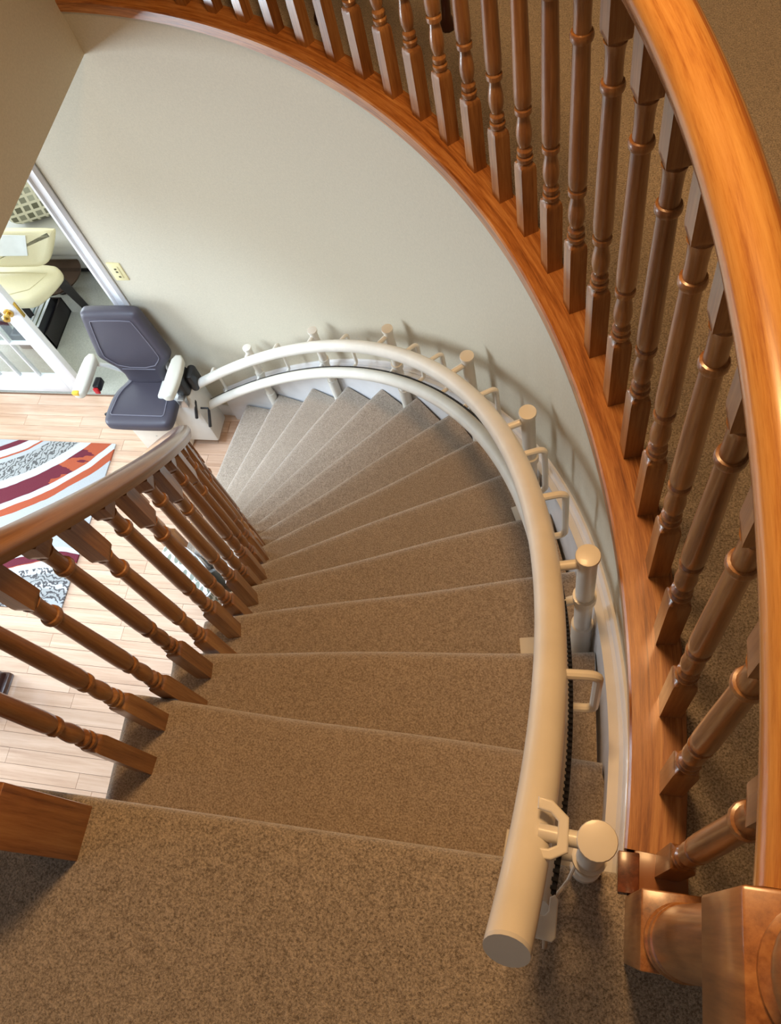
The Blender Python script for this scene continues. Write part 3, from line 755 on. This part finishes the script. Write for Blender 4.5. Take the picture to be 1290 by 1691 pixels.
# ================================================================== STAIRLIFT
R_T, HT, R_L, HL, R_P = 2.245, 0.505, 2.257, 0.285, 2.325
lift = root('stairlift_rail', pol(R_T, 0.7, FLOOR), 'white double-tube stairlift rail on posts following the curved wall', 'stairlift')
b_ = MB(); b_.tube([p for p, n in helpath(R_T, 0.07, 14.2, 140, HT)], 0.0275, 20); ut = obj('upper_tube', b_, M_LIFT, lift)
pe = helpath(R_T, 0.07, 0.2, 2, HT); d_ = (pe[0][0]-pe[1][0]).normalized()
b_ = MB(); b_.tube([pe[0][0], pe[0][0]+d_*0.006], 0.0275, 20); obj('end_cap', b_, M_GREYCAP, ut)
b_ = MB(); b_.tube([p for p, n in helpath(R_L, 0.25, 14.5, 140, HL)], 0.0265, 18); lt = obj('lower_tube', b_, M_LIFT, lift)
b_ = MB(); b_.tube([p for p, n in helpath(R_L+0.022, 0.33, 14.3, 160, HL+0.012)], 0.006, 8); rk = obj('rack', b_, M_RACK, lt)
# rack teeth: small ribs standing on the strip
b_ = MB()
for i in range(330):
    kp = 0.36+13.9*i/330; a = A0+kp*DA
    c = hel(R_L+0.022, kp, HL+0.014); t = Vector((-math.sin(a), math.cos(a), -H/(DA*R_L))).normalized(); r_ = Vector((math.cos(a), math.sin(a), 0)); u_ = r_.cross(t)
    vs = [c+t*sx*0.0030+r_*sy*0.0065+u_*sz*0.0065 for sx in (-1, 1) for sy in (-1, 1) for sz in (-1, 1)]
    b_.add(vs, [(0, 1, 3, 2), (4, 6, 7, 5), (0, 4, 5, 1), (2, 3, 7, 6), (0, 2, 6, 4), (1, 5, 7, 3)])
o = obj('rack_teeth', b_, M_RACK, lt, smooth=0); o['kind'] = 'stuff'
def step_of(kp, r=R_P):
    return max(1, min(14, math.ceil(kp-EO/r/DA)))
POSTS = [(0.56, 0.565), (2.5, 0.53), (4.63, 0.545), (6.33, 0.555), (8.47, 0.55), (10.52, 0.54), (12.39, 0.535)]
for kp, hh in POSTS:
    a = A0+kp*DA; n_ = step_of(kp); zb = -n_*H
    zt = hh-kp*H
    c = pol(R_P, a)
    b_ = MB(); b_.tube([(c.x, c.y, zb), (c.x, c.y, zt)], 0.020, 18); ps = obj('post', b_, M_LIFT, lift)
    b_ = MB(); b_.tube([(c.x, c.y, zt-0.004), (c.x, c.y, zt+0.004), (c.x, c.y, zt+0.009), (c.x, c.y, zt+0.010)], [0.0235, 0.0245, 0.0235, 0.019], 20); obj('post_cap', b_, M_LIFT, ps)
    zc = HL+0.03-kp*H
    lowtop = max(zb+0.10, min(zc-0.09, zb+0.24))
    b_ = MB(); b_.tube([(c.x, c.y, zb), (c.x, c.y, lowtop), (c.x, c.y, lowtop+0.001)], [0.0255, 0.0255, 0.021], 18); obj('base_sleeve', b_, M_LIFT, ps)
    b_ = MB(); b_.tube([(c.x, c.y, zc-0.016), (c.x, c.y, zc+0.012), (c.x, c.y, zc+0.0125)], [0.0255, 0.0255, 0.021], 18); obj('collar', b_, M_LIFT, ps)
    b_ = MB(); b_.tube([pol(R_P, a, zt-0.028), pol(R_T+0.02, a, zt-0.035)], 0.010, 12); obj('upper_arm', b_, M_LIFT, ps)
    b_ = MB(); b_.tube([pol(R_P, a, zc), pol(R_L+0.015, a, HL-kp*H)], 0.010, 12); obj('lower_arm', b_, M_LIFT, ps)
    b_ = MB(); q = pol(R_P-0.06, a)
    b_.rbox((q.x-(0.09 if kp < 3 else 0.0), q.y-0.05, zb), (q.x+0.075, q.y+0.05, zb+0.006), 0.002, rot=a, piv=(q.x, q.y, 0)); obj('foot_plate', b_, M_LIFT, ps)
b_ = MB(); b_.rbox((-0.10, 0.285, -2*H), (0.014, 0.352, -2*H+0.006), 0.002); obj('foot_plate', b_, M_LIFT, lift)
BR = [1.52, 3.35, 4.08, 5.54, 7.04, 7.72, 9.61, 11.55, 13.45]
for kp in BR:
    a = A0+kp*DA; z1 = HT-kp*H; z0 = HL-kp*H; rr_ = 2.322
    pts = [pol(R_T+0.01, a, z1)]
    for i in range(5):
        t = i/4*PI/2; pts.append(pol(rr_-0.018+0.018*math.sin(t), a, z1-0.018+0.018*math.cos(t)))
    for i in range(5):
        t = i/4*PI/2; pts.append(pol(rr_-0.018+0.018*math.cos(t), a, z0+0.018-0.018*math.sin(t)))
    pts.append(pol(R_L+0.01, a, z0))
    b_ = MB(); b_.tube(pts, 0.0085, 10); obj('bracket', b_, M_LIFT, lift)
# yoke plate by the top post, charge bracket at the rail end, adjusting screw
kp = 0.56; a = A0+kp*DA
def rad(r, k, hh): return hel(r, k, hh)
b_ = MB(); o_ = hel(R_T, kp, HT); tx = Vector((-math.sin(a), math.cos(a), 0)); tr = Vector((math.cos(a), math.sin(a), 0))
zy = HT-kp*H+0.045
yp = [(-0.030, 0.150), (-0.012, 0.147), (0.009, 0.129), (0.010, 0.088), (-0.010, 0.077), (-0.030, 0.077), (-0.030, 0.090), (-0.014, 0.090), (-0.004, 0.095), (-0.004, 0.123), (-0.014, 0.132), (-0.030, 0.135)]
b_ = MB(); b_.pillow(yp, 0.008, 0.0025, (0, 0, zy-0.006), Vector((1, 0, 0)), Vector((0, 1, 0)), Vector((0, 0, 1))); obj('yoke_plate', b_, M_LIFT, lift)
b_ = MB(); b_.tube([hel(R_T+0.01, kp, HT+0.028), hel(R_P, kp, HT+0.032)], [0.0105, 0.0105], 12); obj('yoke_arm', b_, M_LIFT, lift)
lp = [(-0.027, -0.012), (-0.004, -0.014), (0.001, -0.008), (0.002, 0.040), (-0.003, 0.046), (-0.010, 0.042), (-0.011, 0.024), (-0.016, 0.018), (-0.027, 0.018)]
b_ = MB(); b_.pillow(lp, 0.012, 0.002, (0, 0, 0.255), Vector((1, 0, 0)), Vector((0, 1, 0)), Vector((0, 0, 1))); obj('end_bracket', b_, M_LIFT, lift)
b_ = MB(); b_.tube([(-0.013, -0.004, 0.225), (-0.0135, -0.024, 0.227)], 0.0035, 8); obj('adjusting_screw', b_, M_STEEL, lift)
b_ = MB(); b_.tube([(-0.03, 0.03, 0.20), (-0.005, 0.045, 0.13), (0.015, 0.075, 0.10), (0.03, 0.11, 0.15)], 0.003, 8); obj('cable', b_, M_LIFT, lift)

# the seat unit parked at the bottom
ch = root('stairlift_chair', (-2.50, 2.45, FLOOR), 'charcoal vinyl stairlift seat with ivory armrests parked at the bottom of the stairs', 'stairlift chair')
X, Y, Z = Vector((1, 0, 0)), Vector((0, 1, 0)), Vector((0, 0, 1))
cxs = -2.505
seatp = chaikin([(-0.125, 0.21), (-0.135, 0.12), (-0.205, 0.03), (-0.215, -0.13), (-0.20, -0.185), (-0.15, -0.195), (0.15, -0.195), (0.20, -0.185), (0.215, -0.13), (0.205, 0.03), (0.135, 0.12), (0.125, 0.21)], 2)
b_ = MB(); b_.pillow(seatp, 0.085, 0.03, (cxs, 2.435, -2.20), X, Y, Z, 4, 0.004); st = obj('seat', b_, M_SEAT, ch, smooth=60)
inp = chaikin([(-0.085, 0.17), (-0.095, 0.11), (-0.155, 0.02), (-0.168, -0.10), (-0.168, -0.135), (-0.13, -0.135), (0.13, -0.135), (0.168, -0.135), (0.168, -0.10), (0.155, 0.02), (0.095, 0.11), (0.085, 0.17)], 1)
b_ = MB(); b_.tube([Vector((cxs+u, 2.435+v, -2.1535)) for u, v in inp]+[Vector((cxs+inp[0][0], 2.435+inp[0][1], -2.1535))], 0.0035, 6, cap=False); obj('piping', b_, M_SEATP, st)
# backrest: lumbar and hexagonal upper pad, leaning slightly
ub = Vector((0, 0.10, 1)).normalized(); nb_ = X.cross(ub)
bo = Vector((cxs, 2.575, -2.06))
backp = chaikin([(-0.125, -0.12), (-0.128, -0.01), (-0.205, 0.075), (-0.226, 0.11), (-0.222, 0.155), (-0.178, 0.41), (-0.165, 0.45), (-0.125, 0.458), (0.125, 0.458), (0.165, 0.45), (0.178, 0.41), (0.222, 0.155), (0.226, 0.11), (0.205, 0.075), (0.128, -0.01), (0.125, -0.12)], 1)
b_ = MB(); b_.pillow(backp, 0.075, 0.028, bo, X, ub, nb_, 4, 0.003); bk = obj('backrest', b_, M_SEAT, ch, smooth=60)
inb = [(-0.10, 0.035), (-0.165, 0.105), (-0.172, 0.14), (-0.128, 0.385), (-0.115, 0.405), (0.115, 0.405), (0.128, 0.385), (0.172, 0.14), (0.165, 0.105), (0.10, 0.035)]
inb = chaikin(inb, 1)
b_ = MB(); b_.tube([bo+X*u+ub*v+nb_*0.040 for u, v in inb]+[bo+X*inb[0][0]+ub*inb[0][1]+nb_*0.040], 0.0035, 6, cap=False); obj('piping', b_, M_SEATP, bk)
b_ = MB(); b_.tube([bo+X*-0.105+ub*0.02+nb_*0.039, bo+X*0.105+ub*0.02+nb_*0.039], 0.0035, 6); obj('piping', b_, M_SEATP, bk)
# armrests: ivory pads on bent stalks
for sx, nm in ((-1, 'left'), (1, 'right')):
    xo = cxs+sx*0.285
    armp = chaikin([(-0.034, -0.135), (-0.020, -0.152), (0.026, -0.152), (0.040, -0.12), (0.042, 0.0), (0.036, 0.13), (-0.030, 0.13), (-0.042, 0.0)], 1)
    armp = [(u*(-sx), v) for u, v in armp]
    b_ = MB(); b_.pillow(armp, 0.055, 0.014, (xo+(0.005 if sx < 0 else -0.015), 2.455, -1.978), X, Y, Z, 3, 0.002); ar = obj('armrest', b_, M_ARM, ch, smooth=60)
    b_ = MB(); b_.tube([(xo, 2.54, -1.99), (xo-sx*0.06, 2.57, -2.05), (xo-sx*0.13, 2.585, -2.12), (cxs+sx*0.10, 2.59, -2.15)], 0.013, 10); obj('arm_stalk', b_, M_LIFTG, ar)
    if sx < 0:
        b_ = MB(); b_.rbox((xo-0.02, 2.30, -1.972), (xo+0.022, 2.325, -1.945), 0.006); obj('control_switch', b_, M_YEL, ar)
        b_ = MB(); b_.rbox((xo+0.035, 2.40, -2.07), (xo+0.075, 2.47, -2.02), 0.008); bu = obj('belt_buckle', b_, M_BLACK, ch)
        b_ = MB(); b_.rbox((xo+0.04, 2.385, -2.075), (xo+0.07, 2.40, -2.03), 0.004); obj('buckle_button', b_, M_RED, bu)
# swivel lever left, belt reel and levers right
b_ = MB(); b_.tube([(cxs-0.18, 2.45, -2.26), (cxs-0.25, 2.40, -2.27), (cxs-0.29, 2.375, -2.28)], [0.007, 0.008, 0.010], 10); obj('swivel_lever', b_, M_BLACK, ch)
b_ = MB(); b_.rbox((cxs+0.225, 2.43, -2.16), (cxs+0.30, 2.56, -2.02), 0.02); rl = obj('belt_reel', b_, M_BLACK, ch)
b_ = MB(); b_.rbox((cxs+0.29, 2.48, -2.17), (cxs+0.34, 2.58, -2.03), 0.02); obj('reel_cover', b_, M_BLACK, rl)
b_ = MB(); b_.rbox((cxs+0.235, 2.39, -2.20), (cxs+0.285, 2.44, -2.13), 0.006); obj('belt_tongue', b_, M_STEEL, rl)
for dx, dz in ((0.285, 0.0), (0.335, -0.09)):
    b_ = MB(); b_.tube([(cxs+dx-0.03, 2.45, -2.20+dz), (cxs+dx+0.015, 2.45, -2.20+dz), (cxs+dx+0.02, 2.44, -2.21+dz), (cxs+dx-0.005, 2.40, -2.32+dz)], [0.006, 0.006, 0.008, 0.010], 10); obj('folding_handle', b_, M_BLACK, ch)
# carriage body, plate and folded footrest
b_ = MB(); b_.rbox((-2.69, 2.40, FLOOR+0.012), (-2.40, 2.60, -2.28), 0.02); cb = obj('carriage_body', b_, M_LIFT, ch)
b_ = MB(); b_.rbox((-2.41, 2.42, -2.62), (-2.20, 2.60, -2.14), 0.015); obj('carriage_plate', b_, M_LIFTG, ch)
b_ = MB(); b_.rbox((-2.70, 2.372, FLOOR+0.03), (-2.43, 2.402, -2.29), 0.01); fr = obj('footrest', b_, M_LIFT, ch)
b_ = MB(); b_.tube([(-2.56, 2.376, -2.50), (-2.56, 2.370, -2.50)], 0.006, 10); obj('footrest_stud', b_, M_LIFTG, fr)
b_ = MB(); b_.tube([(cxs, 2.47, -2.29), (cxs, 2.47, -2.24)], 0.05, 16); obj('swivel_post', b_, M_LIFTG, ch)

# ================================================================== FOYER THINGS
b_ = MB(); b_.rbox((-4.65, 1.262, FLOOR+0.001), (-2.95, 2.413, FLOOR+0.013), 0.003)
tag(obj('area_rug', b_, M_RUG), 'pale rug with maroon and rust swirls on the hardwood floor', 'rug')
# wall plate by the doorway casing
wp = root('wall_plate', (-2.36, 2.69, -1.40), 'small ivory outlet plate on the wall beside the white door casing', 'outlet')
b_ = MB(); b_.rbox((-2.398, 2.682, -1.462), (-2.322, 2.694, -1.338), 0.004); obj('plate', b_, M_IVORY, wp)
b_ = MB(); b_.rbox((-2.378, 2.679, -1.440), (-2.342, 2.684, -1.360), 0.003); ins = obj('insert', b_, M_IVORY, wp)
for z in (-1.375, -1.395, -1.43):
    b_ = MB(); b_.rbox((-2.366, 2.6775, z-0.005), (-2.354, 2.680, z+0.005), 0.0008); obj('slot', b_, M_DARKHOLE, ins)
# leaf-print basket tucked against the stairs
bk_ = root('laundry_hamper', (-2.03, 1.46, FLOOR), 'white oval hamper printed with grey leaves standing beside the lower stairs', 'hamper')
b_ = MB(); vs = []; fs = []; uvs = []
n = 36
ang = math.radians(-40)
def ov(t, sc, z):
    u, v = 0.20*sc*math.cos(t), 0.085*sc*math.sin(t)
    return Vector((-2.00+u*math.cos(ang)-v*math.sin(ang), 1.42+u*math.sin(ang)+v*math.cos(ang), z))
lv = [(0.84, FLOOR+0.003), (0.89, FLOOR+0.10), (0.95, FLOOR+0.24), (1.0, FLOOR+0.40), (1.0, FLOOR+0.44)]
for sc, z in lv:
    for j in range(n): vs.append(ov(2*PI*j/n, sc, z))
for i in range(len(lv)-1):
    for j in range(n):
        fs.append((i*n+j, i*n+(j+1) % n, (i+1)*n+(j+1) % n, (i+1)*n+j)); zz = lambda q: lv[q][1]-FLOOR
        uvs.append([(j/n, zz(i)), ((j+1)/n, zz(i)), ((j+1)/n, zz(i+1)), (j/n, zz(i+1))])
fs += [tuple(reversed(range(n))), tuple(range((len(lv)-1)*n, len(lv)*n))]; uvs += [[(0, 0)]*n, [(0, 0)]*n]
b_.add(vs, fs, uvs); obj('shell', b_, M_LEAF, bk_, smooth=50)
b_ = MB(); b_.tube([ov(2*PI*j/n, 1.0, FLOOR+0.437) for j in range(n+1)], 0.006, 8, cap=False); obj('rim', b_, M_TRIM, bk_)
b_ = MB(); vs = [ov(2*PI*j/n, sc, z) for sc, z in ((0.985, FLOOR+0.438), (0.98, FLOOR+0.449), (0.93, FLOOR+0.454), (0.5, FLOOR+0.456)) for j in range(n)]
fs = [(i*n+j, i*n+(j+1) % n, (i+1)*n+(j+1) % n, (i+1)*n+j) for i in range(3) for j in range(n)]+[tuple(range(3*n, 4*n))]
b_.add(vs, fs, [[(vs[q].x, vs[q].y) for q in f] for f in fs]); obj('lid', b_, M_LEAF, bk_, smooth=50)
# dark cabinet at the foyer edge
cb_ = root('side_cabinet', (-3.30, 0.74, FLOOR), 'dark reddish wooden cabinet at the left edge of the hardwood floor', 'cabinet')
b_ = MB(); b_.rbox((-3.55, 0.60, FLOOR+0.04), (-3.13, 0.86, FLOOR+0.46), 0.006); obj('body', b_, M_DKWOOD, cb_)
b_ = MB(); b_.rbox((-3.57, 0.58, FLOOR+0.46), (-3.11, 0.88, FLOOR+0.485), 0.006); obj('top', b_, M_DKWOOD, cb_)
b_ = MB(); b_.rbox((-3.54, 0.59, FLOOR), (-3.11, 0.87, FLOOR+0.05), 0.01); obj('plinth', b_, M_DKWOOD, cb_)

# ================================================================== DEN THINGS
sf = root('sofa', (-4.1, 4.3, FLOOR), 'light grey sofa standing behind the cream chair in the den', 'sofa')
b_ = MB(); b_.rbox((-5.2, 3.80, FLOOR+0.10), (-3.05, 4.48, FLOOR+0.30), 0.03); obj('base', b_, M_SOFA, sf)
b_ = MB(); b_.rbox((-5.2, 3.74, FLOOR+0.27), (-3.30, 4.20, FLOOR+0.45), 0.06); obj('seat_cushion', b_, M_SOFA, sf, smooth=60)
b_ = MB(); b_.rbox((-5.2, 4.13, FLOOR+0.28), (-3.05, 4.50, FLOOR+0.86), 0.08); obj('backrest', b_, M_SOFA, sf, smooth=60)
b_ = MB(); b_.rbox((-3.30, 3.76, FLOOR+0.12), (-3.03, 4.48, FLOOR+0.50), 0.08); obj('armrest', b_, M_SOFA, sf, smooth=60)
b_ = MB(); b_.box((-5.18, 3.83, FLOOR+0.05), (-3.07, 4.46, FLOOR+0.11)); obj('plinth', b_, M_ESP, sf)
for x, y in ((-3.42, 3.84), (-5.1, 3.84), (-3.12, 4.40), (-5.1, 4.40)):
    b_ = MB(); b_.rbox((x-0.03, y-0.03, FLOOR+0.004), (x+0.03, y+0.03, FLOOR+0.10), 0.004); obj('leg', b_, M_ESP, sf)
pc = [(-0.21, -0.19), (0.0, -0.205), (0.21, -0.19), (0.225, 0.0), (0.21, 0.19), (0.0, 0.205), (-0.21, 0.19), (-0.225, 0.0)]
px_ = rz((1, 0, 0), math.radians(22)); pu = (rz((0, 0.30, 0), math.radians(22))+Vector((0, 0, 0.95))).normalized(); pn = px_.cross(pu)
b_ = MB(); b_.pillow(chaikin(pc, 2), 0.15, 0.07, (-3.80, 4.00, FLOOR+0.655), px_, pu, pn, 4, 0.01)
tag(obj('cushion', b_, M_CUSH, smooth=70), 'beige cushion with olive and grey squares leaning on the sofa back', 'cushion')
# cream chair
cc = root('cream_chair', (-3.85, 3.50, FLOOR), 'cream leather chair with black wooden legs behind the white glazed door', 'chair')
seatc = chaikin([(-0.42, -0.10), (-0.24, -0.195), (0.16, -0.20), (0.30, -0.19), (0.40, 0.02), (0.39, 0.09), (0.30, 0.14), (-0.42, 0.14)], 2)
b_ = MB(); b_.pillow(seatc, 0.085, 0.03, (-3.85, 3.385, FLOOR+0.435), X, Y, Z, 4, 0.006); s1 = obj('seat', b_, M_CREAM, cc, smooth=60)
ip = chaikin([(-0.34, -0.07), (-0.20, -0.135), (0.20, -0.135), (0.31, 0.02), (0.31, 0.05), (-0.34, 0.05)], 1)
b_ = MB(); b_.tube([Vector((-3.85+u, 3.385+v, FLOOR+0.481)) for u, v in ip+ip[:1]], 0.004, 6, cap=False); obj('piping', b_, M_CREAM, s1)
bu_ = Vector((0, 0.40, 0.92)).normalized(); bn_ = X.cross(bu_)
backc = chaikin([(-0.50, 0.0), (0.22, -0.01), (0.34, 0.0), (0.40, 0.05), (0.50, 0.22), (0.49, 0.245), (-0.50, 0.25)], 2)
bo_ = Vector((-3.86, 3.45, FLOOR+0.535))
b_ = MB(); b_.pillow(backc, 0.07, 0.028, bo_, X, bu_, bn_, 4, 0.0); obj('backrest', b_, M_CREAM, cc, smooth=60)
for (x, y, dx, dy) in ((-3.50, 3.44, -0.05, 0.10), (-4.12, 3.44, -0.05, 0.10), (-3.78, 3.30, 0.0, -0.03), (-4.02, 3.28, 0.0, -0.03)):
    b_ = MB(); b_.tube([(x, y, FLOOR+0.42), (x+dx, y+dy, FLOOR+0.006)], [0.045, 0.032], 4); obj('leg', b_, M_ESP, cc, smooth=0)
sh = MB(); sh.pillow([(0.0, 0.08), (0.26, 0.08), (0.30, 0.215), (0.02, 0.225)], 0.006, 0.002, bo_+bn_*0.039, X, bu_, bn_)  # window glare on the backrest, put in as a thin white panel
tag(obj('glare_panel', sh, M_PAPERGLARE), 'glossy white panel standing in for window glare on the cream chair back', 'painted_glare')
# round smoked disc table behind it
dt = root('round_table', (-3.60, 3.62, FLOOR), 'low round smoked brown table between the cream chair and sofa', 'table')
b_ = MB(); b_.tube([(-3.72, 3.66, FLOOR+0.20), (-3.72, 3.66, FLOOR+0.212)], 0.19, 36); obj('table_top', b_, M_SMOKE, dt)
b_ = MB(); b_.tube([(-3.78, 3.70, FLOOR+0.004), (-3.78, 3.70, FLOOR+0.02), (-3.78, 3.70, FLOOR+0.03), (-3.78, 3.70, FLOOR+0.20)], [0.05, 0.05, 0.02, 0.02], 16); obj('pedestal', b_, M_ESP, dt)
# black book crate with books
cr = root('book_crate', (-3.82, 3.35, FLOOR), 'open black crate of books on the den carpet under the cream chair', 'crate')
bx0, bx1, by0, by1, bz = -3.93, -3.65, 3.16, 3.50, FLOOR+0.006
for nm, lo, hi in (('side_panel', (bx1-0.015, by0, bz), (bx1, by1, bz+0.15)), ('side_panel', (bx0, by0, bz), (bx0+0.015, by1, bz+0.15)), ('end_panel', (bx0, by1-0.015, bz), (bx1, by1, bz+0.15)), ('end_panel', (bx0, by0, bz), (bx1, by0+0.015, bz+0.15)), ('bottom_panel', (bx0, by0, bz), (bx1, by1, bz+0.012))):
    b_ = MB(); b_.rbox(lo, hi, 0.002); obj(nm, b_, M_ESP, cr)
BK = [('thick black book nearest the right wall of the crate', srgb(24, 24, 30), 0.03), ('olive and white book beside the black book in the crate', srgb(120, 128, 96), 0.035), ('white book between olive and blue ones in the crate', srgb(225, 225, 220), 0.02), ('pale blue book at the left end of the crate', srgb(150, 190, 205), 0.07)]
x = bx1-0.018
for lab, colr, w in BK:
    bkr = root('book', (x-w/2, 3.35, bz+0.013), lab, 'book', 'books in the black crate')
    mt = plain('book_cover', colr, 0.4)
    b_ = MB(); b_.rbox((x-w+0.001, by0+0.02, bz+0.014), (x-0.001, by1-0.06, bz+0.215), 0.003); cv = obj('cover', b_, mt, bkr)
    b_ = MB(); b_.box((x-w+0.005, by0+0.024, bz+0.213), (x-0.005, by1-0.064, bz+0.217)); obj('page_block', b_, M_PAPERGLARE, bkr, smooth=0)
    x -= w+0.003

# ================================================================== UPPER HALL THINGS
sc_ = root('side_chair', (-0.65, 2.6, 0), 'dark wooden chair with curved legs behind the landing railing', 'chair')
for x, y in ((-0.457, 2.345), (-0.86, 2.42), (-0.40, 2.75), (-0.80, 2.80)):
    b_ = MB(); b_.tube([(x, y, -0.010), (x, y, 0.008), (x, y, 0.03), (x, y+0.012, 0.10), (x, y+0.01, 0.22), (x, y-0.008, 0.34), (x, y, 0.43)], [0.022, 0.024, 0.014, 0.013, 0.017, 0.026, 0.028], 10); obj('leg', b_, M_DKWOOD, sc_)
b_ = MB(); b_.rbox((-0.90, 2.31, 0.39), (-0.37, 2.84, 0.46), 0.01); obj('seat', b_, M_DKWOOD, sc_)
b_ = MB(); b_.rbox((-0.88, 2.78, 0.46), (-0.38, 2.83, 1.0), 0.01); obj('backrest', b_, M_DKWOOD, sc_)
